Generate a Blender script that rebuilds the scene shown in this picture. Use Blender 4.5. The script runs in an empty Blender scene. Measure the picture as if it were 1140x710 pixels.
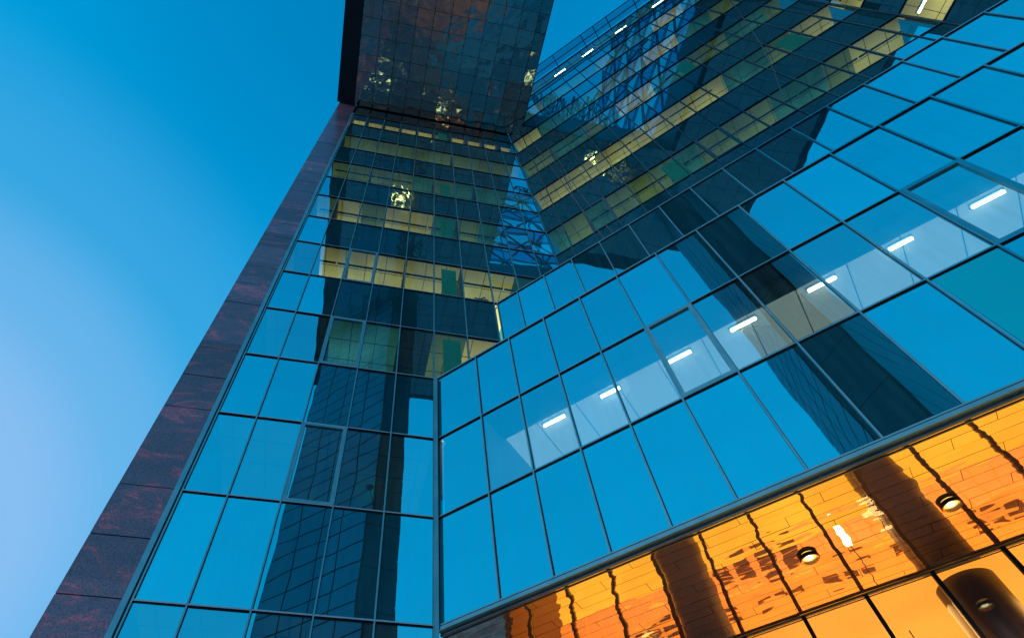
import bpy, bmesh, math, random
from mathutils import Vector, Matrix
R = random.Random(7)
rad = math.radians
sc = bpy.context.scene
COL = sc.collection
# ------------------------------------------------------------------ camera
EYE = 1.6
RV = Vector((-0.11310473539770358, 0.017046207296716052, -0.061289395291227046))
F, CX, CY = 668.3386463334417, -68.1184614583115, 19.702934512256142
p0 = rad(50)
R0 = Matrix(((1, 0, 0), (0, math.sin(p0), -math.cos(p0)), (0, math.cos(p0), math.sin(p0))))
RW = Matrix.Rotation(RV.length, 3, RV.normalized()) @ R0          # rows: right, down, forward
cam_d = bpy.data.cameras.new('camera'); cam = bpy.data.objects.new('camera', cam_d); COL.objects.link(cam)
M = Matrix((RW[0], -RW[1], -RW[2])).transposed().to_4x4()
M.translation = (0, 0, EYE)
cam.matrix_world = M
cam_d.sensor_width = 36; cam_d.sensor_fit = 'HORIZONTAL'
cam_d.lens = F / 1140 * 36
cam_d.shift_x = -CX / 1140; cam_d.shift_y = CY / 1140
cam_d.clip_end = 3000; cam_d.clip_start = 0.05
sc.camera = cam
# ------------------------------------------------------------------ sky, sun, exposure
SUN_AZ, SUN_EL = -125, 16
w = bpy.data.worlds.new('World'); sc.world = w; w.use_nodes = True
nt = w.node_tree; nt.nodes.clear()
N = nt.nodes.new; L = nt.links.new
out = N('ShaderNodeOutputWorld'); bg = N('ShaderNodeBackground'); L(bg.outputs[0], out.inputs[0])
tc = N('ShaderNodeTexCoord'); nrm = N('ShaderNodeVectorMath'); nrm.operation = 'NORMALIZE'; L(tc.outputs['Generated'], nrm.inputs[0])
sep = N('ShaderNodeSeparateXYZ'); L(nrm.outputs[0], sep.inputs[0])
rmp = N('ShaderNodeValToRGB'); L(sep.outputs['Z'], rmp.inputs[0])
def ramp(r, stops, interp='EASE'):
    r.color_ramp.interpolation = interp
    e = r.color_ramp.elements
    while len(e) > 1: e.remove(e[-1])
    e[0].position = stops[0][0]; e[0].color = (*stops[0][1], 1)
    for p, c in stops[1:]:
        k = e.new(p); k.color = (*c, 1)
ramp(rmp, [(0.0, (.03, .25, .5)), (.25, (.02, .46, .84)), (.55, (.001, .415, .80)), (.72, (.0, .385, .765)), (.85, (.0, .335, .71)), (.95, (.0, .245, .57)), (1, (.0, .215, .51))], 'LINEAR')
ga, ge = rad(147), rad(27)
dot = N('ShaderNodeVectorMath'); dot.operation = 'DOT_PRODUCT'; L(nrm.outputs[0], dot.inputs[0])
dot.inputs[1].default_value = (math.cos(ga) * math.cos(ge), math.sin(ga) * math.cos(ge), math.sin(ge))
gr = N('ShaderNodeValToRGB'); L(dot.outputs['Value'], gr.inputs[0])
ramp(gr, [(.78, (0, 0, 0)), (.89, (.13, .13, .13)), (.945, (.47, .47, .47)), (.982, (.87, .87, .87)), (1, (1, 1, 1))])
mx = N('ShaderNodeMix'); mx.data_type = 'RGBA'; L(gr.outputs[0], mx.inputs[0]); L(rmp.outputs[0], mx.inputs[6]); mx.inputs[7].default_value = (.28, .53, .89, 1)
sky = N('ShaderNodeTexSky'); sky.sky_type = 'NISHITA'; sky.sun_disc = False
sky.sun_elevation = rad(SUN_EL); sky.sun_rotation = rad(90 - SUN_AZ)
tint = N('ShaderNodeMix'); tint.data_type = 'RGBA'; tint.blend_type = 'MULTIPLY'; tint.inputs[0].default_value = 1
L(sky.outputs[0], tint.inputs[6]); tint.inputs[7].default_value = (.0001, .002, .003, 1)
ad = N('ShaderNodeMix'); ad.data_type = 'RGBA'; ad.blend_type = 'ADD'; ad.inputs[0].default_value = 1
L(mx.outputs[2], ad.inputs[6]); L(tint.outputs[2], ad.inputs[7])
L(ad.outputs[2], bg.inputs[0]); bg.inputs[1].default_value = 1.0
sd = bpy.data.lights.new('sun', 'SUN'); sd.energy = 0.45; sd.angle = rad(9); sd.color = (1, .62, .50)
so = bpy.data.objects.new('sun', sd); COL.objects.link(so)
sdir = Vector((math.cos(rad(SUN_AZ)) * math.cos(rad(SUN_EL)), math.sin(rad(SUN_AZ)) * math.cos(rad(SUN_EL)), math.sin(rad(SUN_EL))))
so.rotation_euler = sdir.to_track_quat('Z', 'Y').to_euler()
vs = sc.view_settings; vs.view_transform = 'Standard'; vs.look = 'None'; vs.exposure = 0; vs.gamma = 1; vs.use_curve_mapping = False
sc.render.engine = 'CYCLES'
sc.cycles.max_bounces = 14; sc.cycles.glossy_bounces = 8; sc.cycles.transparent_max_bounces = 24; sc.cycles.transmission_bounces = 8
sc.cycles.caustics_reflective = False; sc.cycles.caustics_refractive = False

# ------------------------------------------------------------------ materials
def mat(name):
    m = bpy.data.materials.new(name); m.use_nodes = True
    m.node_tree.nodes.clear(); return m, m.node_tree.nodes.new, m.node_tree.links.new
def bumped(N, L, scale, dist, detail=2.0, rnd=True, coord='Object', stretch=None):
    t = N('ShaderNodeTexCoord'); v = t.outputs[coord]
    if rnd:
        oi = N('ShaderNodeObjectInfo'); mu = N('ShaderNodeMath'); mu.operation = 'MULTIPLY'; L(oi.outputs['Random'], mu.inputs[0]); mu.inputs[1].default_value = 57
        a = N('ShaderNodeVectorMath'); a.operation = 'ADD'; L(v, a.inputs[0]); L(mu.outputs[0], a.inputs[1]); v = a.outputs[0]
    if stretch:
        s = N('ShaderNodeVectorMath'); s.operation = 'MULTIPLY'; L(v, s.inputs[0]); s.inputs[1].default_value = stretch; v = s.outputs[0]
    n = N('ShaderNodeTexNoise'); L(v, n.inputs['Vector']); n.inputs['Scale'].default_value = scale; n.inputs['Detail'].default_value = detail; n.inputs['Roughness'].default_value = .35
    b = N('ShaderNodeBump'); b.inputs['Strength'].default_value = 1; b.inputs['Distance'].default_value = dist; L(n.outputs[0], b.inputs['Height'])
    return b.outputs[0]
def glass(name, refl, tintc, back=None, transp=(.85, .97, .95), wav=.0042, wscale=.9, rough=0.0):
    """coated facade glass: mirror share + see-through (vision) or dark backing (spandrel)"""
    m, N, L = mat(name)
    o = N('ShaderNodeOutputMaterial'); g = N('ShaderNodeBsdfGlossy'); g.inputs['Color'].default_value = (*tintc, 1); g.inputs['Roughness'].default_value = rough
    nb = bumped(N, L, wscale, wav, 1.0); L(nb, g.inputs['Normal'])
    if back is None:
        t = N('ShaderNodeBsdfTransparent'); t.inputs[0].default_value = (*transp, 1)
    else:
        t = N('ShaderNodeBsdfDiffuse'); t.inputs[0].default_value = (*back, 1)
    if wav in (.0042, .0012):
        oi = N('ShaderNodeObjectInfo'); vr = N('ShaderNodeMapRange'); L(oi.outputs['Random'], vr.inputs[0]); vr.inputs[3].default_value = .86; vr.inputs[4].default_value = 1.08
        tcd = N('ShaderNodeTexCoord'); dn = N('ShaderNodeTexNoise'); L(tcd.outputs['Object'], dn.inputs['Vector']); dn.inputs['Scale'].default_value = 1.1; dn.inputs['Detail'].default_value = 6
        dr = N('ShaderNodeMapRange'); L(dn.outputs[0], dr.inputs[0]); dr.inputs[1].default_value = .3; dr.inputs[2].default_value = .7; dr.inputs[3].default_value = .965; dr.inputs[4].default_value = 1.02
        mm = N('ShaderNodeMath'); mm.operation = 'MULTIPLY'; L(vr.outputs[0], mm.inputs[0]); L(dr.outputs[0], mm.inputs[1])
        sc_ = N('ShaderNodeVectorMath'); sc_.operation = 'SCALE'; sc_.inputs[0].default_value = tintc; L(mm.outputs[0], sc_.inputs['Scale']); L(sc_.outputs[0], g.inputs['Color'])
    x = N('ShaderNodeMixShader'); fr = N('ShaderNodeFresnel'); fr.inputs[0].default_value = 1.12 if name == 'lobby_glass' else 1.45
    ma = N('ShaderNodeMath'); ma.operation = 'MULTIPLY_ADD'; L(fr.outputs[0], ma.inputs[0]); ma.inputs[1].default_value = 1 - refl; ma.inputs[2].default_value = refl; ma.use_clamp = True
    L(ma.outputs[0], x.inputs[0]); L(t.outputs[0], x.inputs[1]); L(g.outputs[0], x.inputs[2])
    if wav in (.0042, .0012):
        mp = N('ShaderNodeVectorMath'); mp.operation = 'MULTIPLY'; L(tcd.outputs['Object'], mp.inputs[0]); mp.inputs[1].default_value = (9, 9, .7)
        mo = N('ShaderNodeVectorMath'); mo.operation = 'ADD'; L(mp.outputs[0], mo.inputs[0]); om = N('ShaderNodeMath'); om.operation = 'MULTIPLY'; L(oi.outputs['Random'], om.inputs[0]); om.inputs[1].default_value = 31; L(om.outputs[0], mo.inputs[1])
        ds = N('ShaderNodeTexNoise'); L(mo.outputs[0], ds.inputs['Vector']); ds.inputs['Scale'].default_value = 1.0; ds.inputs['Detail'].default_value = 5
        dm = N('ShaderNodeMapRange'); L(ds.outputs[0], dm.inputs[0]); dm.inputs[1].default_value = .38; dm.inputs[2].default_value = .78; dm.inputs[3].default_value = .004; dm.inputs[4].default_value = .085
        dd = N('ShaderNodeBsdfDiffuse'); dd.inputs[0].default_value = (.16, .58, .62, 1)
        x2 = N('ShaderNodeMixShader'); L(dm.outputs[0], x2.inputs[0]); L(x.outputs[0], x2.inputs[1]); L(dd.outputs[0], x2.inputs[2]); x = x2
    L(x.outputs[0], o.inputs[0])
    return m
def pbr(name, base, rough=.5, metal=0., base2=None, nscale=6, bump=None, spec=.5, emit=None, estr=0, lo=.35, hi=.65, detail=4, coord='Object', stretch=None):
    m, N, L = mat(name)
    o = N('ShaderNodeOutputMaterial'); b = N('ShaderNodeBsdfPrincipled'); L(b.outputs[0], o.inputs[0])
    b.inputs['Base Color'].default_value = (*base, 1); b.inputs['Roughness'].default_value = rough; b.inputs['Metallic'].default_value = metal
    b.inputs['Specular IOR Level'].default_value = spec
    if base2:
        t = N('ShaderNodeTexCoord'); n = N('ShaderNodeTexNoise'); v = t.outputs[coord]
        if stretch:
            s = N('ShaderNodeVectorMath'); s.operation = 'MULTIPLY'; L(v, s.inputs[0]); s.inputs[1].default_value = stretch; v = s.outputs[0]
        L(v, n.inputs['Vector']); n.inputs['Scale'].default_value = nscale; n.inputs['Detail'].default_value = detail
        r = N('ShaderNodeValToRGB'); L(n.outputs[0], r.inputs[0]); ramp(r, [(lo, base), (hi, base2)], 'LINEAR'); L(r.outputs[0], b.inputs['Base Color'])
    if bump: L(bumped(N, L, bump[0], bump[1], 3.0, False), b.inputs['Normal'])
    if emit: b.inputs['Emission Color'].default_value = (*emit, 1); b.inputs['Emission Strength'].default_value = estr
    return m
def glow(name, c, s, var=0, scale=.8, deep=False):
    m, N, L = mat(name); o = N('ShaderNodeOutputMaterial'); e = N('ShaderNodeEmission'); e.inputs[0].default_value = (*c, 1); e.inputs[1].default_value = s; L(e.outputs[0], o.inputs[0])
    if var:
        t = N('ShaderNodeTexCoord'); n = N('ShaderNodeTexNoise'); L(t.outputs['Object'], n.inputs['Vector']); n.inputs['Scale'].default_value = scale; n.inputs['Detail'].default_value = 2
        mr = N('ShaderNodeMapRange'); L(n.outputs[0], mr.inputs[0]); mr.inputs[1].default_value = .35; mr.inputs[2].default_value = .65; mr.inputs[3].default_value = s * (1 - var); mr.inputs[4].default_value = s * (1 + var)  # uneven lamp light drawn as noise in the emission
        if deep:
            sp = N('ShaderNodeSeparateXYZ'); L(t.outputs['Object'], sp.inputs[0])
            md = N('ShaderNodeMapRange'); L(sp.outputs['Y'], md.inputs[0]); md.inputs[1].default_value = .08; md.inputs[2].default_value = .95; md.inputs[3].default_value = .72; md.inputs[4].default_value = 1.7  # room light painted in: emission rises with depth from the glass
            mm = N('ShaderNodeMath'); mm.operation = 'MULTIPLY'; L(mr.outputs[0], mm.inputs[0]); L(md.outputs[0], mm.inputs[1]); L(mm.outputs[0], e.inputs[1])
        else: L(mr.outputs[0], e.inputs[1])
    return m
GT = (.42, .82, .88)
M_SPAN = glass('spandrel_glass', .80, GT, back=(.0, .27, .34))
M_VIS = glass('vision_glass', .74, GT)
M_SPANB = glass('spandrel_glass_upper', .78, GT, back=(.0, .26, .33), wav=.0012)
M_VISB = glass('vision_glass_upper', .72, GT, wav=.0012)
M_CLEAR, N, L = mat('clear_glass'); o = N('ShaderNodeOutputMaterial'); t = N('ShaderNodeBsdfTransparent'); t.inputs[0].default_value = (.97, 1, 1, 1); L(t.outputs[0], o.inputs[0])
M_LOBBY = glass('lobby_glass', .05, (1, 1, 1), transp=(.97, .97, .97), wav=.001)
M_ALU = pbr('aluminium_mullion', (.13, .50, .58), .42, .25, base2=(.22, .60, .66), nscale=3)
M_ALUT = pbr('aluminium_transom', (.42, .58, .64), .4, .2, base2=(.55, .66, .70), nscale=3)
M_ALUD = pbr('aluminium_dark', (.09, .20, .27), .4, .35, base2=(.16, .28, .34), nscale=3)
M_GASK = pbr('rubber_gasket', (.012, .014, .018), .6)
M_BACK = pbr('shadow_box', (.03, .035, .04), .9)
M_CORE = pbr('office_wall', (.35, .32, .25), .8)
M_CEILC = pbr('office_ceiling_white', (.62, .66, .66), .8, emit=(.60, .76, .68), estr=.82)  # emission stands in for office lamp light on ceiling and back wall
M_POCK = pbr('bulkhead_blue', (.10, .17, .2), .7)
M_CEIL = {  # ceilings emit in place of room lamps, even the dim one
 'Y': glow('ceiling_glow_yellow', (1., .92, .28), .66, .25, .7, True),
 'W': glow('ceiling_glow_warm', (1., .80, .20), 1.05, .25, .7, True),
 'O': glow('ceiling_glow_olive', (.50, .74, .24), .34, .25, .7, True),
 'T': glow('ceiling_glow_teal', (.10, .50, .36), .42, .3, .9, True),
 'D': glow('ceiling_glow_dim', (.04, .10, .12), .35, .3, .9),
}
M_SLAT = pbr('ceiling_service_strip', (.09, .085, .05), .7)
M_GREEN = pbr('green_blind', (.02, .30, .18), .8, emit=(.01, .50, .30), estr=.42)  # slight emission stands in for room light on the blind
M_TUBE = glow('tube_lit', (1., .97, .80), 26)
M_COP = None
def mirror_metal(name, c, rough, wav, wscale, c2=None, stretch=None, sheen=None):
    m, N, L = mat(name); o = N('ShaderNodeOutputMaterial'); g = N('ShaderNodeBsdfGlossy'); g.inputs['Color'].default_value = (*c, 1); g.inputs['Roughness'].default_value = rough
    L(bumped(N, L, wscale, wav, 2.0, False, stretch=stretch), g.inputs['Normal'])
    if sheen:
        d = N('ShaderNodeBsdfDiffuse'); d.inputs[0].default_value = (*sheen, 1); x = N('ShaderNodeMixShader'); x.inputs[0].default_value = .82
        L(d.outputs[0], x.inputs[1]); L(g.outputs[0], x.inputs[2]); L(x.outputs[0], o.inputs[0])
    else: L(g.outputs[0], o.inputs[0])
    return m
M_COP = mirror_metal('copper_soffit', (1., .90, .70), .025, .012, 1.6, stretch=(.8, 1.8, 1), sheen=(.9, .5, .2))
M_BRZ = mirror_metal('dark_bronze_soffit', (.80, .76, .76), .07, .026, 1.4, sheen=(.21, .145, .145))
M_BRZB = mirror_metal('dark_bronze_band', (.52, .50, .44), .05, .012, 1.3, sheen=(.10, .07, .05))

def stone_mat():
    m, N, L = mat('red_veined_granite'); o = N('ShaderNodeOutputMaterial'); b = N('ShaderNodeBsdfPrincipled'); L(b.outputs[0], o.inputs[0])
    t = N('ShaderNodeTexCoord')
    mp = N('ShaderNodeMapping'); mp.inputs['Rotation'].default_value = (0, rad(38), 0); mp.inputs['Scale'].default_value = (1, 1, 2.4); L(t.outputs['Object'], mp.inputs[0])
    n1 = N('ShaderNodeTexNoise'); L(mp.outputs[0], n1.inputs['Vector']); n1.inputs['Scale'].default_value = 1.05; n1.inputs['Detail'].default_value = 9; n1.inputs['Roughness'].default_value = .65; n1.inputs['Distortion'].default_value = 1.6
    r1 = N('ShaderNodeValToRGB'); L(n1.outputs[0], r1.inputs[0])
    ramp(r1, [(.0, (.10, .095, .13)), (.44, (.18, .13, .18)), (.53, (.22, .14, .18)), (.58, (.40, .13, .17)), (.63, (.66, .17, .23)), (.68, (.24, .14, .18))], 'LINEAR')
    n2 = N('ShaderNodeTexNoise'); L(t.outputs['Object'], n2.inputs['Vector']); n2.inputs['Scale'].default_value = 45; n2.inputs['Detail'].default_value = 4
    mr = N('ShaderNodeMapRange'); L(n2.outputs[0], mr.inputs[0]); mr.inputs[1].default_value = .3; mr.inputs[2].default_value = .7; mr.inputs[3].default_value = .62; mr.inputs[4].default_value = 1.35
    # each slab a slightly different tone
    vo = N('ShaderNodeTexWhiteNoise'); vo.noise_dimensions = '1D'; sp = N('ShaderNodeSeparateXYZ'); L(t.outputs['Object'], sp.inputs[0])
    q = N('ShaderNodeMath'); q.operation = 'DIVIDE'; L(sp.outputs['Z'], q.inputs[0]); q.inputs[1].default_value = .95
    fl = N('ShaderNodeMath'); fl.operation = 'FLOOR'; L(q.outputs[0], fl.inputs[0]); L(fl.outputs[0], vo.inputs['W'])
    mr2 = N('ShaderNodeMapRange'); L(vo.outputs['Value'], mr2.inputs[0]); mr2.inputs[3].default_value = .82; mr2.inputs[4].default_value = 1.5
    mu = N('ShaderNodeMath'); mu.operation = 'MULTIPLY'; L(mr.outputs[0], mu.inputs[0]); L(mr2.outputs[0], mu.inputs[1])
    vm = N('ShaderNodeVectorMath'); vm.operation = 'SCALE'; L(r1.outputs[0], vm.inputs[0]); L(mu.outputs[0], vm.inputs['Scale'])
    L(vm.outputs[0], b.inputs['Base Color']); b.inputs['Roughness'].default_value = .30
    b.inputs['Specular IOR Level'].default_value = .6
    return m
M_STONE = stone_mat()
M_STONED = pbr('dark_granite', (.03, .03, .045), .35, base2=(.07, .055, .07), nscale=20)
M_LEGP = pbr('leg_panel_blue', (.001, .23, .33), .5, base2=(.002, .29, .40), nscale=.6, spec=.25)
M_LEGT = pbr('leg_panel_teal', (.02, .22, .28), .5, base2=(.03, .27, .33), nscale=.6, spec=.3)
M_LEGD = pbr('leg_black_stone', (.008, .045, .085), .3, base2=(.012, .06, .11), nscale=3)
M_JOINT = pbr('dark_joint', (.008, .012, .018), .7)
M_LAT = glass('lattice_glass_blue', .45, (.7, .95, 1), back=(.01, .16, .30), wav=.006)
M_LATL = glass('lattice_glass_pale', .6, (.75, 1, 1), back=(.03, .45, .60), wav=.006)
M_PAVE = pbr('paving_grey', (.09, .10, .11), .6, base2=(.22, .21, .20), nscale=.9, lo=.45, hi=.6)
M_WARMW = pbr('lobby_stone_glow', (.72, .42, .17), .6, base2=(.85, .50, .20), nscale=2, emit=(1., .26, .035), estr=1.0)  # emission stands in for lamp light on lobby tiles and floor
M_WGLOW = glow('lobby_wall_glow', (1., .42, .03), 1.7, .15, .7)  # glowing wall added so the copper soffit mirrors bright amber
M_LCEIL = glow('lobby_ceiling_glow', (1., .35, .035), 1.35, .12, .5)  # ceiling made to glow by itself, added to light the lobby
M_COLM = pbr('column_brushed_metal', (.075, .06, .065), .42, .3)
M_LAMPW = glow('lamp_warm', (1., .66, .16), 1.6)
M_LAMPH = glow('lamp_core', (1., .90, .50), 5)
M_PEND = glow('pendant_warm', (1., .75, .3), 16)
M_CABLE = pbr('steel_cable', (.45, .40, .45), .4, .7)
M_LEAF = pbr('plant_leaf', (.05, .11, .03), .6, base2=(.09, .15, .04), nscale=8)
M_POT = pbr('terracotta', (.4, .2, .1), .8)

# ------------------------------------------------------------------ mesh helpers
class MB:
    def __init__(s): s.v = []; s.f = []; s.m = []
    def box(s, a, b, mi=0, faces=None):
        x0, y0, z0 = a; x1, y1, z1 = b; k = len(s.v)
        s.v += [(x0, y0, z0), (x1, y0, z0), (x1, y1, z0), (x0, y1, z0), (x0, y0, z1), (x1, y0, z1), (x1, y1, z1), (x0, y1, z1)]
        fs = [(0, 3, 2, 1), (4, 5, 6, 7), (0, 1, 5, 4), (1, 2, 6, 5), (2, 3, 7, 6), (3, 0, 4, 7)]  # bottom top front right back left
        for i, f in enumerate(fs):
            s.f.append(tuple(k + j for j in f)); s.m.append(faces.get(i, mi) if faces else mi)
        return s
    def poly(s, pts, mi=0):
        k = len(s.v); s.v += [tuple(p) for p in pts]; s.f.append(tuple(range(k, k + len(pts)))); s.m.append(mi); return s
    def prism(s, xy, z0, z1, mi=0, bot=None, top=None):
        n = len(xy); k = len(s.v)
        s.v += [(x, y, z0) for x, y in xy] + [(x, y, z1) for x, y in xy]
        s.f.append(tuple(k + i for i in reversed(range(n)))); s.m.append(mi if bot is None else bot)
        s.f.append(tuple(k + n + i for i in range(n))); s.m.append(mi if top is None else top)
        for i in range(n):
            j = (i + 1) % n; s.f.append((k + i, k + j, k + n + j, k + n + i)); s.m.append(mi)
        return s
    def tube(s, pts, r, seg=8, mi=0, closed_caps=True):
        pts = [Vector(p) for p in pts]; k = len(s.v); n = len(pts)
        for i, p in enumerate(pts):
            d = (pts[min(i + 1, n - 1)] - pts[max(i - 1, 0)]).normalized()
            u = d.cross(Vector((0.13, .37, .92))).normalized(); v = d.cross(u)
            rr = r[i] if isinstance(r, (list, tuple)) else r
            for q in range(seg):
                a = 2 * math.pi * q / seg; s.v.append(tuple(p + u * rr * math.cos(a) + v * rr * math.sin(a)))
        for i in range(n - 1):
            for q in range(seg):
                a = k + i * seg + q; b = k + i * seg + (q + 1) % seg
                s.f.append((a, b, b + seg, a + seg)); s.m.append(mi)
        if closed_caps:
            s.f.append(tuple(k + q for q in reversed(range(seg)))); s.m.append(mi)
            s.f.append(tuple(k + (n - 1) * seg + q for q in range(seg))); s.m.append(mi)
        return s
    def build(s, name, mats, parent=None, loc=(0, 0, 0), smooth=False, bevel=0):
        me = bpy.data.meshes.new(name); me.from_pydata(s.v, [], s.f)
        for m in (mats if isinstance(mats, (list, tuple)) else [mats]): me.materials.append(m)
        me.polygons.foreach_set('material_index', s.m)
        if smooth: me.polygons.foreach_set('use_smooth', [True] * len(s.f))
        me.update(); o = bpy.data.objects.new(name, me); COL.objects.link(o); o.parent = parent; o.location = loc
        if bevel:
            b = o.modifiers.new('bevel', 'BEVEL'); b.width = bevel; b.segments = 2; b.limit_method = 'ANGLE'
        return o
def tag(o, label=None, cat=None, group=None, kind=None):
    for k, v in (('label', label), ('category', cat), ('group', group), ('kind', kind)):
        if v: o[k] = v
    return o
def thing(name, label, cat, loc=(0, 0, 0), rz=0, group=None):
    o = bpy.data.objects.new(name, None); COL.objects.link(o); o.location = loc; o.rotation_euler = (0, 0, rz); o.empty_display_size = .2
    return tag(o, label, cat, group)

# ------------------------------------------------------------------ the frames of the facades
Z0 = 4.805451378498238 + EYE
H = 1.9
W = 0.838
AA, AC = 0.24610928563143195, -0.54858317628799
K = Vector((-0.5357502462738872, 8.058906564217686, 0))
dA = Vector((math.cos(AA), math.sin(AA), 0)); dC = Vector((math.cos(AC), math.sin(AC), 0))
nA = Vector((dA.y, -dA.x, 0)); nC = Vector((dC.y, -dC.x, 0))
KD = K + dA * 1.7105915347520648
KB = K + dA * 4.042523506320361
def zr(k): return Z0 + k * H
ZE = zr(14.86)

def scaled_pane(name, wd, ht, mats, parent, loc, th=.024, tilt=.0):
    b = MB().box((-wd / 2, 0, -ht / 2), (wd / 2, th, ht / 2), 1, faces={2: 0})
    o = b.build(name, mats, parent, loc)
    o.rotation_euler = (R.gauss(0, tilt), 0, R.gauss(0, tilt))
    return o
class Counter: pass
GL0 = (M_VIS, M_SPAN)
def facade(root, edges, k0, k1, skip, vis, framed=(), max_parts=96, alu=M_ALU, alu_t=None, proto={}, gl=None, tilt=.0032):
    """panes, mullions, transoms in the root's frame: x along the wall, y into it"""
    alu_t = alu_t or alu
    M_VIS, M_SPAN = gl or GL0
    cells = []
    for k in range(k0, k1):
        for i in range(len(edges) - 1):
            if skip(i, k): continue
            cells.append((k, i))
    rest = MB(); n = 0
    for k, i in cells:
        x0, x1 = edges[i], edges[i + 1]; z0, z1 = zr(k), zr(k + 1)
        wd, ht = x1 - x0 - .026, H - .026
        v = vis(k)
        if (i, k) in framed:
            fr = MB(); a = .055
            X0, X1, Y0, Y1 = -wd / 2, wd / 2, -ht / 2, ht / 2
            fr.box((X0, -.035, Y0), (X0 + a, .03, Y1)).box((X1 - a, -.035, Y0), (X1, .03, Y1)).box((X0 + a, -.035, Y0), (X1 - a, .03, Y0 + a)).box((X0 + a, -.035, Y1 - a), (X1 - a, .03, Y1))
            o = scaled_pane('window_pane', wd - 2 * a, ht - 2 * a, [M_VIS if v else M_SPAN, M_CLEAR if v else M_BACK], root, ((x0 + x1) / 2, 0, (z0 + z1) / 2), tilt=tilt)
            fr.build('opening_frame', alu, o); n += 1; continue
        if n < max_parts:
            o = scaled_pane('window_pane' if v else 'spandrel_pane', wd, ht, [M_VIS if v else M_SPAN, M_CLEAR if v else M_BACK], root, ((x0 + x1) / 2, 0, (z0 + z1) / 2), tilt=tilt); n += 1
        else:
            c = ((x0 + x1) / 2, (z0 + z1) / 2); ta, tb = R.gauss(0, tilt), R.gauss(0, tilt)
            b = MB().box((-wd / 2, 0, -ht / 2), (wd / 2, .024, ht / 2), 1 if v else 3, faces={2: 0 if v else 2})
            kk = len(rest.v)
            rest.v += [(c[0] + x, y + tb * x + ta * z, c[1] + z) for x, y, z in b.v]
            rest.f += [tuple(kk + q for q in f) for f in b.f]; rest.m += b.m
    if rest.v: tag(rest.build('remaining_panes', [M_VIS, M_CLEAR, M_SPAN, M_BACK], root), kind='stuff')
    cs = set(cells)
    for j, x in enumerate(edges):
        runs = []; start = None
        for k in range(k0, k1 + 1):
            on = ((k, j) in cs or (k, j - 1) in cs) and k < k1
            if on and start is None: start = k
            if not on and start is not None: runs.append((start, k)); start = None
        if runs:
            b = MB()
            for a, c in runs:
                b.box((x - .014, -.034, zr(a)), (x + .010, -.012, zr(c)), 0)
                b.box((x - .016, -.012, zr(a)), (x + .020, .05, zr(c)), 1)
            b.build('mullion', [alu, M_GASK], root)
    for k in range(k0, k1 + 1):
        runs = []; start = None
        for i in range(len(edges)):
            on = i < len(edges) - 1 and ((k, i) in cs or (k - 1, i) in cs)
            if on and start is None: start = i
            if not on and start is not None: runs.append((start, i)); start = None
        if runs:
            b = MB()
            for a, c in runs:
                b.box((edges[a] - .01, -.032, zr(k) - .010), (edges[c] + .01, -.014, zr(k) + .014), 0, faces={0: 1})
                b.box((edges[a], -.014, zr(k) - .020), (edges[c], .045, zr(k) + .018), 1)
            b.build('transom', [alu_t, M_GASK], root)
def slabs(root, edges, k, status, x0, x1, depth=3.6, strip=True):
    """ceiling of the lit storey k (row k to k+1): one slab filling row k+1"""
    z = zr(k + 1) + .04; zt = zr(k + 2) - .04
    keys = ['Y', 'W', 'O', 'T', 'D']; b = MB()
    b.box((x0, .05, z + .03), (x1, depth, zt), 5)
    for i in range(len(edges) - 1):
        a, c = max(edges[i], x0), min(edges[i + 1], x1)
        if c <= a: continue
        b.poly([(a, .05, z), (c, .05, z), (c, depth, z), (a, depth, z)][::-1], keys.index(status(i)))
    b.build('glow_ceiling', [M_CEIL[q] for q in keys] + [M_BACK], root)
    gb = MB()
    for y in (.62, 1.22): gb.box((x0, y, z - .006), (x1, y + .018, z - .001))
    a = x0 + .25
    while a < x1: gb.box((a, .05, z - .012), (a + .016, 2.4, z - .007)); a += .6
    gb.build('ceiling_grid', M_SLAT, root)
    if strip:
        s = MB()
        for y0, y1 in ((.34, .39),) if k > 8 else ((.50, .56),):
            a = x0 + .1
            while a < x1 - .3:
                c = min(a + R.uniform(.8, 2.4), x1); 
                if R.random() < .8: s.box((a, y0, z - .03), (c, y1, z - .004))
                a = c + .05
        s.build('ceiling_service_strip', M_SLAT, root)

# ------------------------------------------------------------------ ground
g = MB().box((-600, -600, -.3), (600, 600, 0)).build('ground', pbr('city_ground', (.10, .10, .105), .85, base2=(.16, .15, .15), nscale=.05), None); tag(g, kind='structure')
g = MB(); 
for i in range(-16, 17):
    for j in range(-16, 17):
        g.box((i * 1.25 - .61, j * 1.25 - .61, .004), (i * 1.25 + .61, j * 1.25 + .61, .03))
g = g.build('plaza_paving', M_PAVE, None); g.rotation_euler = (0, 0, AC); tag(g, kind='structure')

# ------------------------------------------------------------------ A: tall facade left of the inner corner
eA = [-4.05 - .0, ] ; eA = [-0.0728 - 4 * W - .7016] + [-.0728 + (i - 5) * W for i in range(1, 10)] + [4.02]
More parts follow.
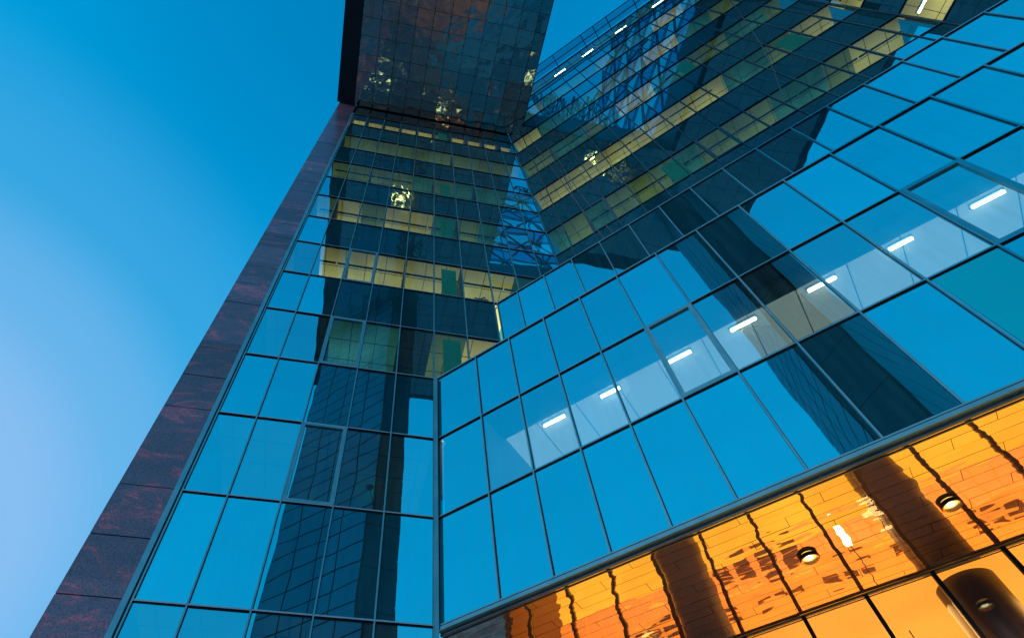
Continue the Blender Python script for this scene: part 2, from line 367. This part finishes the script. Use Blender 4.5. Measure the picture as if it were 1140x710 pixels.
# columns: index 0..9 ; column 4 ends at the corner for the low rows
A = thing('glass_facade', 'tall blue glass facade with lit offices and a red stone edge, left of the corner', 'facade', tuple(K), AA)
A_FR = {(2, 1), (2, 3), (2, 5)}
def skipA(i, k):
    if k < 3: return i > 4
    if k < 5: return i > 6
    return False
facade(A, eA, -2, 14, skipA, lambda k: k % 2 == 1, framed=A_FR, max_parts=100, alu_t=M_ALUT)
def stA(k):
    def f(i):
        if k == 13: return 'W' if i != 5 else 'O'
        if k == 11: return 'O'
        if k == 9: return 'O' if i in (0, 1, 2, 3, 5) else 'T'
        if k == 7: return {0: 'O', 1: 'Y', 2: 'O', 3: 'Y', 4: 'Y', 5: 'T', 6: 'O', 7: 'T'}.get(i, 'D')
        if k == 5: return {0: 'D', 1: 'Y', 2: 'Y', 3: 'Y', 4: 'Y', 5: 'Y', 6: 'Y', 7: 'Y', 8: 'T'}.get(i, 'O')
        if k == 3: return {5: 'O', 6: 'W', 2: 'T', 3: 'T', 4: 'D'}.get(i, 'D')
        return 'D'
    return f
for k in (-1, 1, 3, 5, 7, 9, 11, 13):
    slabs(A, eA, k, stA(k), eA[0], 0 - .05 if k < 2 else (1.6 if k < 4 else 4.0), strip=k in (5, 7, 9))
MB().box((eA[0], 3.6, zr(-2)), (-.05, 3.8, zr(3))).box((eA[0], 3.6, zr(3)), (1.6, 3.8, zr(5))).box((eA[0], 3.6, zr(5)), (4.0, 3.8, ZE + 1)).build('core_wall', M_CORE, A)
MB().box((eA[0] - .10, .10, zr(-2)), (eA[0] - .02, 3.8, ZE + 1)).build('end_wall', M_CORE, A)
MB().box((-.06, .10, zr(-2)), (-.03, 3.6, zr(3) - .04)).build('corner_partition', M_POCK, A)
b = MB()
for k, js in ((5, (2, 4, 6)), (7, (1, 3, 6, 8)), (9, (2, 5, 7)), (11, (3, 6)), (13, range(1, 10))):
    for j in js: b.box((eA[j] - (.07 if k == 13 else .02), .11, zr(k) - .02), (eA[j] + (.07 if k == 13 else .02), 3.5 if j % 2 else 1.9, zr(k + 1) + .03))
b.build('partition', M_CORE, A)
b = MB()
for k in (3, 5, 7, 9, 13):
    b.box((.18, .16, zr(k) + .1), (.62, .20, zr(k + 1)))
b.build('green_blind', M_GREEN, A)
# reflective band between the glass and the hanging block
b = MB(); e2 = [eA[0]] + eA[1:]
for i in range(len(e2) - 1):
    b.box((e2[i] + .02, .0 + R.uniform(-.004, .004), zr(14) + .05), (e2[i + 1] - .02, .05, ZE - .05))
b.build('bronze_band', M_BRZB, A)
MB().box((eA[0] - .1, .055, zr(14)), (4.02, .3, ZE + 1.5)).build('band_backing', M_BACK, A)
# edge trim beside the stone
MB().box((eA[0] - .12, -.05, zr(-2)), (eA[0] - .04, .06, zr(14))).build('edge_trim', M_ALU, A)
MB().box((-.075, -.085, zr(-2)), (-.012, .0, zr(3) - .02)).build('corner_post', M_ALU, A)

# ------------------------------------------------------------------ stone pier
P = MB(); x0, x1 = -5.06, eA[0] - .12
hs = []
for k in range(-3, 14):
    if k % 2 == 0: hs += [(k, k + .5), (k + .5, k + 1)]
    else: hs += [(k, k + 1)]
for a, c in hs:
    d = R.uniform(-.003, .003)
    P.box((x0, -.03 + d, zr(a) + .009), (x1, .12, zr(c) - .009), 0)
    P.box((x0 - .03, -.024 + d, zr(a) + .009), (x0 - .004, 1.4, zr(c) - .009), 0)
hs.append((14, 14.86)); d = 0
P.box((x0, -.03, zr(14) + .009), (x1, .12, ZE + .3), 0).box((x0 - .03, -.024, zr(14) + .009), (x0 - .004, 1.4, ZE + .3), 0)
P.box((x0 + .01, .0, zr(-3)), (x1 - .01, 1.4, ZE + .3), 1)
p = P.build('stone_pier', [M_STONE, M_JOINT], None, loc=tuple(K)); p.rotation_euler = (0, 0, AA)
tag(p, 'leaning strip of dark purple stone slabs with red veins, edging the glass against the sky', 'stone pier')

# ------------------------------------------------------------------ C: low front wing
eC = [0.] + [1.0243 + i * W for i in range(0, 17)]
C = thing('glass_wing', 'low front glass wing of three pane rows above the copper soffit', 'building wing', tuple(K), AC)
facade(C, eC, 0, 3, lambda i, k: False, lambda k: k == 1, framed={(5, 1), (10, 1)}, max_parts=100, tilt=.0018)
XE = eC[-1]
MB().box((.0, -.030, zr(3) + .016), (XE, 1.15, zr(3) + .034)).build('parapet_cap', M_ALU, C)
MB().box((.0, -.045, Z0 - .085), (XE, .06, Z0 - .03)).build('bottom_rail', M_ALU, C)
b = MB().box((.05, .6, zr(1) - .2), (XE, .61, zr(1) - .05))
MB().box((.05, .06, zr(0)), (XE, 4.2, zr(1) - .03)).build('floor_slab', M_BACK, C)
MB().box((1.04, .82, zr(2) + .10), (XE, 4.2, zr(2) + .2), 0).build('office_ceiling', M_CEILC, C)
j = MB()
for i in range(0, 18): j.box((.9 + i * .838, .83, zr(2) + .092), (.915 + i * .838, 4.2, zr(2) + .0995))
for y in (1.9, 3.0): j.box((.05, y, zr(2) + .093), (XE, y + .012, zr(2) + .0985))
j.build('ceiling_joints', pbr('joint_grey', (.25, .3, .3), .8), C)
MB().box((.05, .08, zr(2) + .04), (XE, .80, zr(3) - .05)).build('bulkhead', M_POCK, C)
MB().box((.97, .10, zr(1) - .02), (1.03, 4.2, zr(2) + .1)).build('partition', M_POCK, C)
MB().box((.03, .16, zr(1) + .03), (.97, .2, zr(2) - .03)).build('roller_blind', M_POCK, C)
g_ = MB()
for i in range(6):
    xs = 2.9 + i * 2.6; g_.box((xs, .42, zr(2) + .02), (xs + 1.5, .50, zr(2) + .038))
g_.build('air_grille', M_SLAT, C)
MB().box((.05, .85, zr(2) + .22), (XE, 4.2, zr(3) - .03)).build('roof_slab', M_BACK, C)
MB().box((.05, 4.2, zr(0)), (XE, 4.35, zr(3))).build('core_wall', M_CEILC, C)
# teal blind in one spandrel window (the pane that is greener than its neighbours)
MB().box((eC[9] + .04, -.008, zr(0) + .04), (eC[10] - .04, -.003, zr(1) - .04)).build('teal_film', glass('teal_film_glass', .55, (.55, .95, .85), back=(.0, .42, .40)), C)
TL = [(1.82, 2.31), (3.04, 3.47), (4.41, 4.86), (5.56, 6.05), (6.91, 7.40), (8.21, 8.60), (9.44, 9.93), (10.7, 11.15)]
WHERE = ['nearest the inner corner, low in the second bay', 'second from the inner corner', 'third from the inner corner, in the framed window', 'fourth from the inner corner, left of the olive reflection',
         'fifth from the inner corner, at the olive reflection edge', 'sixth from the inner corner, left of the big framed window', 'seventh from the corner, inside the framed window near the right side', 'at the right edge, last in the row']
WHERE[5] = 'sixth from the corner, left of the framed window'; WHERE[6] = 'seventh from the corner, in the right framed window'
def tube_light(wh, x, y, z, ln, frame, lab=None):
    t = thing('tube_light', lab or 'white tube light behind blue glass, ' + wh, 'ceiling light', tuple(frame[0] + frame[1] * x - frame[2] * y + Vector((0, 0, z))), frame[3], 'tube lights in the wing')
    MB().box((-ln / 2, -.045, .0), (ln / 2, .045, .03)).build('housing', M_ALUD, t)
    MB().tube([(-ln / 2 + .02, 0, -.025), (ln / 2 - .02, 0, -.025)], .028, 10).build('tube', M_TUBE, t)
FC = (K, dC, nC, AC)
for (a, c), wh in zip(TL[:7], WHERE): tube_light(wh, (a + c) / 2, .945, zr(2) + .055, c - a, FC)

# ------------------------------------------------------------------ copper soffit, lobby
S = MB(); nrow = 13; dep = 2.66
for r_ in range(nrow):
    y0 = .09 + r_ * (dep - .09) / nrow; y1 = .09 + (r_ + 1) * (dep - .09) / nrow - .006
    x = -.0 - (r_ % 3) * .47
    while x < XE:
        xe = min(x + 1.42, XE); a = max(x, -.02)
        if xe - a > .05:
            t1, t2 = R.gauss(0, .0035), R.gauss(0, .005); zc = Z0 - .10
            f = lambda X, Y: (X, Y, zc + (X - (a + xe) / 2) * t1 * .6 + (Y - (y0 + y1) / 2) * t2)
            S.poly([f(a, y0), f(a, y1), f(xe - .006, y1), f(xe - .006, y0)])
        x += 1.42
S.box((0, .09, Z0 - .085), (XE, dep, Z0 - .03), 1)
S.build('copper_soffit', [M_COP, M_JOINT], C)
S = MB().box((0, .03, Z0 - .125), (XE, .06, Z0 - .10)).box((0, .09, Z0 - .13), (XE, .11, Z0 - .11))
S.build('soffit_edge_channel', M_ALUD, C)
Lb = thing('glass_lobby', 'amber lit glazed lobby recessed under the copper soffit', 'lobby', tuple(K - nC * dep), AC)
zt = Z0 - .12
MB().box((0.0, -.02, zt - .018), (XE, .03, zt - .0)).build('head_rail', M_ALUD, Lb)
for i in range(-6, 11):
    x = 5.13 + i * .836
    MB().box((x - .026, -.05, .0), (x + .026, .05, zt - .018)).build('mullion', M_JOINT, Lb)
    if i < 10: MB().box((x + .03, -.004, .05), (x + .80, .004, zt - .03)).build('lobby_pane', M_LOBBY, Lb)
MB().box((-.3, .06, zt - .04), (XE, 5.0, zt - .02)).build('amber_glow_ceiling', M_LCEIL, Lb)
b = MB()
for i in range(-4, 42):
    for k in range(0, 12):
        x = .9 + i * .30; z = 3.72 + k * .3
        if z + .28 < 4.55: b.box((x + .01, 2.4 + R.uniform(-.004, .004), z), (x + .27, 2.46, z + .28))
        if k == 0 and i % 4: b.box((x + .02, 2.38, 4.60), (x + .24, 2.44, 4.70), 3)
b.box((-.3, 2.46, 3.7), (XE, 2.6, zt - .15), 1).box((-.3, 2.42, .05), (XE, 2.5, 3.70), 2)
b.build('tiled_wall', [M_WARMW, pbr('tile_joint_glow', (.85, .40, .1), .8, emit=(1., .30, .03), estr=.8), M_WGLOW, pbr('vent_brown', (.16, .07, .03), .7)], Lb)  # joints emit as well, in place of lobby lamp light
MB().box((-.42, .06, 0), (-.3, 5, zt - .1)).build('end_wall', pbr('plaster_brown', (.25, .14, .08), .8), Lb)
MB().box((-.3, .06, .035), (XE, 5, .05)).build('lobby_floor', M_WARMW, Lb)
b = MB()
for q in range(4): b.box((3.1 + q * .42, 2.33, 3.75), (3.4 + q * .42, 2.38, 3.95)).box((3.1 + q * .42, 2.33, 4.02), (3.4 + q * .42, 2.38, 4.22))
b.build('dark_niches', pbr('niche_brown', (.22, .10, .05), .7), Lb)
for x in (3.2, 5.4, 7.8, 10.5):  # unseen area lamps added to brighten the lobby interior
    ld = bpy.data.lights.new('lobby_fill', 'AREA'); ld.energy = 55; ld.color = (1., .50, .13); ld.size = 1.6
    lo_ = bpy.data.objects.new('lobby_fill', ld); COL.objects.link(lo_); lo_.parent = Lb; lo_.location = (x, 1.2, zt - .25)
for i, x in enumerate((6.15, 6.95)):
    t = thing('pendant_lamp', ('bright pendant lamp left of the column inside the amber lobby', 'bright pendant lamp beside the column inside the amber lobby')[i], 'lamp', tuple(K + dC * (x - .75) - nC * (dep + .95) + Vector((0, 0, 4.7 - i * .2))), AC, 'pendant lamps in the lobby')
    MB().tube([(0, 0, 0), (0, 0, .45)], .06, 14).build('lamp_shade', M_PEND, t)
    MB().tube([(0, 0, .45), (0, 0, zt - .15 - (4.7 - i * .2))], .008, 6).build('cord', M_JOINT, t)
def column(x, y, lab):
    b = MB().tube([(0, 0, 0), (0, 0, zt - .042)], .36, 40)
    c = b.build('round_column', M_COLM, None, loc=tuple(K + dC * x - nC * y), smooth=True); c.rotation_euler = (0, 0, AC)
    c.modifiers.new('es', 'EDGE_SPLIT')
    tag(c, lab, 'column', 'round lobby columns')
column(6.27, 3.16, 'dark round metal column inside the lobby, right of the downlights, at the lower right')
column(2.92, 3.16, 'dark round metal column deeper left in the lobby, seen mirrored in the soffit')
def downlight(x, lab):
    t = thing('downlight', lab, 'downlight', tuple(K + dC * x - nC * 1.39 + Vector((0, 0, Z0 - .112))), AC, 'downlights in the copper soffit')
    b = MB(); n = 32; prof = [(.118, .0), (.122, -.035), (.112, -.045), (.096, -.040), (.084, -.006)]
    k = 0
    for r_, z in prof:
        for q in range(n): b.v.append((r_ * math.cos(2 * math.pi * q / n), r_ * math.sin(2 * math.pi * q / n), z))
    for i in range(len(prof) - 1):
        for q in range(n): b.f.append((i * n + q, i * n + (q + 1) % n, (i + 1) * n + (q + 1) % n, (i + 1) * n + q)); b.m.append(0 if i < 2 else 1)
    b.build('trim_ring', [M_JOINT, pbr('ring_brass', (.8, .5, .2), .25, .9)], t, smooth=False)
    b = MB(); b.poly([(.084 * math.cos(2 * math.pi * q / n), -.084 * math.sin(2 * math.pi * q / n), -.008) for q in range(n)]); b.build('lens', M_LAMPW, t)
    b = MB(); b.poly([(.045 * math.cos(2 * math.pi * q / n), -.045 * math.sin(2 * math.pi * q / n), -.012) for q in range(n)]); b.build('bulb', M_LAMPH, t)
downlight(4.75, 'round glowing downlight in the copper soffit, the left of the two')
downlight(6.42, 'round glowing downlight in the copper soffit, the right one above the column')

# ------------------------------------------------------------------ D: setback storey
eD = [0.] + [-.1969 + W * i for i in range(1, 21)]
D = thing('setback_storey', 'single blue pane row set back behind the top of the front wing', 'building storey', tuple(KD), AC)
facade(D, eD, 3, 5, lambda i, k: False, lambda k: False, tilt=.0018)
XD = eD[-1]
MB().box((0.0, -.03, zr(5) + .016), (XD, 1.55, zr(5) + .034)).build('parapet_cap', M_ALU, D)
MB().box((.0, .08, zr(3)), (XD, 1.5, zr(5) - .02)).build('storey_backing', M_BACK, D)

# ------------------------------------------------------------------ B: upper facade right of the recess
eB = [0.] + [.6163 + W * i for i in range(0, 14)] + [12.12]
B = thing('upper_facade', 'dark upper glass facade with yellow office windows and diagonal reflections', 'facade', tuple(KB), AC)
facade(B, eB, 5, 18, lambda i, k: False, lambda k: k % 2 == 1, framed={(2, 7), (7, 7)}, max_parts=100, alu=M_ALUD, gl=(M_VISB, M_SPANB), tilt=.0045)
XB = eB[-1]
def stB(k):
    tabs = {7: 'TOTOOOTOOOTTOYYYYYYYYY', 9: 'YYYYYYYYYYTTOYYYYTTYYY', 11: 'OOTTOTYYTTOOTTOOYYTTOO', 13: 'YYTTTTOOOYYTTOOTTYYOOT', 15: 'TTOTTTTOTTTYYTOTTOOTTO', 17: 'TTTTDTTTTDTTTTTDTTTTTT', 5: 'DDDDDDDDDDDDDDDDDDDDDD'}
    return lambda i: tabs[k][i % 22]
for k in (5, 7, 9, 11, 13, 15):
    slabs(B, eB, k, stB(k), .05, XB, depth=3.2, strip=k in (7, 9, 11))
MB().box((.05, .10, zr(18) - .05), (XB, 3.2, zr(18) - .02)).build('roof_soffit', M_CEIL['T'], B)
MB().box((.05, 3.2, zr(5)), (XB, 3.4, zr(18))).build('core_wall', M_CORE, B)
b = MB().box((4.35, .16, zr(7) + .2), (4.95, .2, zr(8))).box((10.1, .16, zr(9) + .2), (10.75, .2, zr(10))).box((7.6, .16, zr(11) + .2), (8.1, .2, zr(12)))
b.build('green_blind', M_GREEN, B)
MB().box((0, -.03, zr(18) + .0), (XB, .5, zr(18) + .12)).build('roof_edge', M_ALUD, B)
zt18 = zr(18) + .17
eF = [.03 + W * i for i in range(0, 9)]
Fc = thing('side_facade', 'narrow glass facade turning towards the viewer at the top right, brightly lit offices', 'facade', tuple(KB + dC * 12.12), AA - math.pi / 2)
facade(Fc, eF, 5, 14, lambda i, k: False, lambda k: k % 2 == 1, alu=M_ALUD, gl=(M_VISB, M_SPANB), tilt=.004)
for k in (7, 9, 11): slabs(Fc, eF, k, (lambda i: 'W') if k == 7 else (lambda i: 'YYTOYYOT'[i]), .05, eF[-1], depth=3.0)
MB().box((.05, 3.0, zr(5)), (eF[-1], 3.1, zr(14))).build('core_wall', M_CORE, Fc)
tube_light('', .55, .55, zr(8) - .02, .8, (KB + dC * 12.12, nA, Vector((-dA.x, -dA.y, 0)), AA - math.pi / 2), 'bright white strip light inside the lit office at the very top right')
rl = thing('roof_outrigger_rail', 'thin dark rail on short brackets reaching out along the roof edge', 'railing', tuple(KB + Vector((0, 0, zt18))), AC)
MB().box((1.2, -.745, -.03), (XB, -.70, .03)).build('outer_rail', M_JOINT, rl)
MB().box((1.2, -.38, -.02), (XB, -.34, .02)).build('inner_rail', M_JOINT, rl)
MB().box((1.2, -.68, -.035), (XB, -.10, -.03)).build('gangway_glass', glass('gangway_glass', .12, GT, transp=(.55, .86, .92), wav=.002), rl)
for s in (4.25, 6.15, 6.95, 7.81, 9.5, 10.9, 11.9): MB().box((s - .02, -.70, -.025), (s + .02, -.0, .025)).build('bracket', M_JOINT, rl)
for i, s in enumerate((3.9, 5.75, 7.9, 10.2)):
    tube_light('', s + .2, .16, zr(17) + 1.2, .75, (KB, dC, nC, AC), 'slim white strip light just under the roof edge, ' + ('nearest the hanging block', 'second from the hanging block', 'third from the hanging block', 'farthest from the hanging block')[i])

# ------------------------------------------------------------------ E: hanging block
E_ = thing('hanging_block', 'huge dark overhead block with a bronze mirrored underside and stone border', 'building block', tuple(K), AA)
def loc(s, n): return (s, -n)
E_poly = [(-5.22, -.5), (-5.22, 19.0), (14.0, 19.0), (14.0, 9.05), (4.66, 9.05), (4.66, .80), (4.58, .52), (4.40, .28), (4.15, .12), (3.85, .05), (-5.22, .05)]
E_poly = [(-5.22, .05), (-5.22, 19.0), (14.0, 19.0), (14.0, 9.05), (4.66, 9.05), (4.66, .80), (4.62, .58), (4.50, .36), (4.32, .20), (4.10, .10), (3.85, .055)]
def inside(x, y, poly):
    c = False; j = len(poly) - 1
    for i in range(len(poly)):
        (xi, yi), (xj, yj) = poly[i], poly[j]
        if (yi > y) != (yj > y) and x < (xj - xi) * (y - yi) / (yj - yi) + xi: c = not c
        j = i
    return c
MB().prism([loc(*p) for p in E_poly], ZE + .05, ZE + 3.4).build('block_body', M_STONED, E_)
b = MB().box((-5.22, -19.0, ZE - .02), (-4.33, -.05, ZE + .04)); b.build('stone_border', M_STONED, E_)
S = MB(); studs = MB()
xs = [-4.33] + [eA[1] + W * i for i in range(0, 10)] + [4.66]
xs = [x for x in xs if x <= 4.661]; xs = sorted(set(xs + [xs[-1] + W * i for i in range(1, 12)]))
import bisect
inner = [(s, n) for s, n in E_poly]
yy = [.055 + .84 * j for j in range(0, 23)]
for i in range(len(xs) - 1):
    for j in range(len(yy) - 1):
        x0_, x1_, n0, n1 = xs[i] + .009, xs[i + 1] - .009, yy[j] + .009, yy[j + 1] - .009
        if x1_ - x0_ < .15: continue
        cx_, cy_ = (x0_ + x1_) / 2, (n0 + n1) / 2
        if not inside(cx_, cy_, E_poly): continue
        if x1_ > 4.66 and cy_ < 9.05: continue
        corner = j == 0 and x1_ > 3.8
        ta, tb = R.gauss(0, .006), R.gauss(0, .006); G = 5
        pts = []
        for a in range(G + 1):
            for c_ in range(G + 1):
                u, v = a / G, c_ / G; X = x0_ + (x1_ - x0_) * u; Y = n0 + (n1 - n0) * v
                if corner:
                    # follow the rounded corner of the block
                    lim = .055 if X < 3.85 else .80 - math.sqrt(max(0, 1 - ((X - 3.85) / .81) ** 2)) * .745
                    Y = max(Y, lim + .01) if Y < lim + .01 else Y
                z = ZE - .02 + (X - cx_) * ta + (Y - cy_) * tb + .004 * math.sin(math.pi * u) * math.sin(math.pi * v)
                pts.append((X, -Y, z))
        k0_ = len(S.v); S.v += pts
        for a in range(G):
            for c_ in range(G):
                q = k0_ + a * (G + 1) + c_; S.f.append((q, q + G + 1, q + G + 2, q + 1)); S.m.append(0)
        if cy_ < 9:
            for fx in (.0,):
                for fy in (.12, .5, .88):
                    X = xs[i]; Y = yy[j] + .84 * fy
                    studs.box((X - .022, -Y - .022, ZE - .045), (X + .022, -Y + .022, ZE - .02))
            studs.box((xs[i] + W * .5 - .018, -yy[j] - .018, ZE - .04), (xs[i] + W * .5 + .018, -yy[j] + .018, ZE - .02))
S.build('mirrored_underside', M_BRZ, E_, smooth=True)
studs.build('fixing_studs', M_JOINT, E_)
b = MB(); pr = E_poly[4:]
for (s0, n0), (s1, n1) in zip(pr[:-1], pr[1:]):
    b.poly([(s0, -n0, ZE - .06), (s1, -n1, ZE - .06), (s1, -n1, ZE + .3), (s0, -n0, ZE + .3)])
    b.poly([(s0 - .03, -n0, ZE - .06), (s0, -n0, ZE - .06), (s1, -n1, ZE - .06), (s1 - .03, -n1 - .0, ZE - .06)])
b.build('edge_trim', pbr('red_brown_trim', (.16, .06, .05), .5), E_)

# ------------------------------------------------------------------ leg tower behind the camera (mirrored in the glass)
T = [(-1.14, -7.5), (1.63, -3.21), (2.93, -3.13), (2.75, -6.6), (0.2, -9.8)]
Lg = thing('support_tower', 'panelled tower leg carrying the hanging block, mirrored dark in the glass', 'tower', (0, 0, 0))
MB().prism(T, 0, ZE + .04).build('tower_core', M_JOINT, Lg)
def clad(p, q, mt, name, wd, h, gap=.02, off=.05, diag=False):
    p, q = Vector((*p, 0)), Vector((*q, 0)); d = (q - p); Ln = d.length; d.normalize(); n_ = Vector((-d.y, d.x, 0))
    nb = max(1, round(Ln / wd)); ww = Ln / nb; b = MB(); r_ = 0; z = .3
    while z < ZE - .1:
        z2 = min(z + h, ZE - .02)
        for i in range(nb):
            a0, a1 = i * ww + gap, (i + 1) * ww - gap
            o_ = off + R.uniform(-.006, .006); o2 = off + R.uniform(-.006, .006)
            P1, P2 = p + d * a0 + n_ * o_, p + d * a1 + n_ * o2
            sk = .0 if name == 'stone_cladding' else .0
            b.poly([(P1.x, P1.y, z + gap), (P2.x, P2.y, z + gap), (P2.x, P2.y, z2 - gap), (P1.x, P1.y, z2 - gap)])
            if diag:
                for sg in (0, 1):
                    A1 = p + d * (a0 if sg else a1) + n_ * (off + .05); B1 = p + d * (a1 if sg else a0) + n_ * (off + .05)
                    b.tube([(A1.x, A1.y, z), (B1.x, B1.y, z2)], .03, 4, 1)
        z = z2; r_ += 1
    b.build(name, [mt, M_JOINT], Lg)
clad(T[0], T[1], M_LEGP, 'glass_cladding', 1.25, .86, gap=.032)
clad(T[1], T[2], M_LEGD, 'stone_cladding', 1.4, 1.9)
clad(T[2], T[3], M_LEGT, 'teal_cladding', 3.5, 1.05)
clad(T[3], T[4], M_LEGP, 'glass_cladding', 1.25, 1.15)
clad(T[4], T[0], M_LEGP, 'glass_cladding', 1.25, 1.15)

# ------------------------------------------------------------------ upper towers standing on the block, mirrored high in the upper facade
M_BANDP = glass('band_glass_pale', .82, (.7, 1, 1), back=(.0, .60, .72), wav=.001)
M_BANDD = glass('band_glass_deep', .36, (.4, .8, 1), back=(.0, .22, .42), wav=.001)
def banded_tower(s0, s1, n0, n1, z0_, ztop, mats, lab, bw, bh, bar_r):
    """glass tower in horizontal bands with diagonal bracing; ztop(s) gives its sloping roof"""
    t = thing('braced_tower', lab, 'tower', tuple(K), AA)
    nb = max(1, round((s1 - s0) / bw)); ww = (s1 - s0) / nb; b = MB(); d = MB(); fr = MB()
    z = z0_; row = 0
    while z < max(ztop(s0), ztop(s1)):
        for i in range(nb):
            a, c = s0 + i * ww, s0 + (i + 1) * ww
            h = min(bh, ztop((a + c) / 2) - z)
            if h <= .05: continue
            b.box((a + .001, -n1, z + .001), (c - .001, -n0 + R.uniform(-.003, .003), z + h - .02), row % 2)
            y = -n0 + .06
            if (i + row) % 2: d.tube([(a, y, z), (c, y, z + h)], bar_r, 4)
            else: d.tube([(c, y, z), (a, y, z + h)], bar_r, 4)
            fr.box((a, y - .02, z - .05), (c, y + .03, z + .05))
            if i % 2 == 0: fr.box((a - .03, y - .02, z + .051), (a + .03, y + .03, z + h - .051))
        z += bh; row += 1
    b.build('glass_band', mats, t); d.build('diagonal_bracing', M_LEGD, t); fr.build('floor_edge', M_ALUD, t)
banded_tower(-5.2, 1.5, 12.2, 18.8, ZE + 3.42, lambda s: 62 + (1.5 - s) * 5.6, [M_BANDP, M_BANDP], 'pale blue braced glass tower with a sloping roof on the hanging block, seen mirrored', 1.12, 1.5, .045)
banded_tower(1.6, 14, 12, 18.8, ZE + 3.42, lambda s: 62.5, [M_BANDP, M_BANDD], 'glass tower striped pale and deep blue on the hanging block, seen mirrored', 1.55, 2.3, .05)

# ------------------------------------------------------------------ cables
def onB(pts, off, lab):
    w_ = []
    for x, y in pts:
        d = RW.transposed() @ Vector(((x - 570 - CX) / F, (y - 355 - CY) / F, 1))
        O = Vector((0, 0, EYE)); P0 = KB + nC * off
        w_.append(O + d * (nC.dot(P0 - O) / nC.dot(d)))
    o = MB().tube(w_, .014, 6).build('steel_cable', M_CABLE, None); tag(o, lab, 'cable', 'steel cables hanging on the upper facade')
onB([(592, 158), (612, 184), (650, 236), (686, 283), (690, 288)], .12, 'thin steel cable slanting across the upper facade, left of the pair')
onB([(614, 165), (632, 196), (655, 227), (684, 262), (700, 279)], .12, 'thin steel cable slanting across the upper facade, right of the pair')
onB([(806, -8), (822, 12), (848, 51), (862, 80), (871, 107)], .12, 'thin steel cable curving down the upper facade far to the right')

# ------------------------------------------------------------------ small things
pl = thing('potted_plant', 'leafy plant in a pot at a lit yellow office window', 'plant', tuple(K + dA * 1.35 - nA * .35 + Vector((0, 0, zr(5) + .04))), AA)
MB().tube([(0, 0, 0), (0, 0, .22)], [.08, .11], 14).build('pot', M_POT, pl)
b = MB()
for q in range(60):
    a = R.uniform(0, 6.28); r_ = R.uniform(.05, .33); z = .25 + R.uniform(0, .4); c = Vector((r_ * math.cos(a), r_ * math.sin(a) * .6, z)); s_ = .07
    u = Vector((R.gauss(0, 1), R.gauss(0, 1), R.gauss(0, 1))).normalized(); v = u.cross(Vector((0, 0, 1))).normalized()
    b.poly([c - u * s_, c + v * s_ * .4, c + u * s_, c - v * s_ * .4])
for q in range(8):
    a = R.uniform(0, 6.28); b.tube([(0, 0, .2), (.12 * math.cos(a), .1 * math.sin(a), .4), (.25 * math.cos(a), .15 * math.sin(a), .5)], .006, 4)
b.build('foliage', M_LEAF, pl)
HEADS = [M_LAMPW, glow('lamp_green_white', (.55, 1., .75), 4), glow('lamp_yellow', (1., .72, .22), 1.5), glow('lamp_orange', (1., .42, .1), 10)]
for i, (x, y, h, lab) in enumerate([(-4.2, 2.6, .9, 'added bollard lamp on the plaza near the stone pier, for glints in the underside'), (3.4, 1.8, .9, 'added bollard lamp on the plaza in front of the lobby, for glints in the underside')]):
    t = thing('glint_lamp', lab, 'added lamp', (x, y, 0), 0, 'added glint lamps on the plaza')  # unseen lamps added for warm glints in the mirrored underside
    MB().tube([(0, 0, 0), (0, 0, h)], [.06, .04], 12).build('pole', M_JOINT, t)
    MB().tube([(0, 0, h), (0, 0, h + .08), (0, 0, h + .26), (0, 0, h + .32)], [.07, .17, .17, .07], 16).build('lamp_head', HEADS[2], t, smooth=True)
    MB().tube([(0, 0, h + .33), (0, 0, h + .36)], [.05, .02], 12).build('cap', M_JOINT, t)
    ld = bpy.data.lights.new('glint_lamp_light', 'POINT'); ld.energy = 45 if h > 2 else 18; ld.color = (1., .66, .30); ld.shadow_soft_size = .2
    lo_ = bpy.data.objects.new('glint_lamp_light', ld); COL.objects.link(lo_); lo_.parent = t; lo_.location = (0, 0, h + .7)
up = thing('uplight', 'small golden floodlight on an arm of the tower leg, aimed up at the mirrored underside', 'floodlight', (1.1, -2.3, 18.3))
MB().tube([(0, 0, -.05), (0, 0, .0)], [.14, .19], 24).tube([(0, 0, -.03), (.5, -.95, -.03)], .02, 8).build('housing', M_LEGP, up)
b = MB(); b.poly([(.17 * math.cos(2 * math.pi * q / 24), .17 * math.sin(2 * math.pi * q / 24), .012) for q in range(24)]); b.build('lens', glow('flood_lens', (1., .70, .20), 34), up)
for x in (1.4, 3.07, 4.75, 6.42, 8.1):  # some sit at the downlights, the rest added to warm the paving
    ld = bpy.data.lights.new('soffit_warm_spot', 'SPOT'); ld.energy = 70; ld.color = (1., .42, .10); ld.spot_size = rad(125); ld.spot_blend = .8; ld.shadow_soft_size = .08
    lo_ = bpy.data.objects.new('soffit_warm_spot', ld); COL.objects.link(lo_); lo_.location = K + dC * x - nC * 1.39 + Vector((0, 0, Z0 - .2))
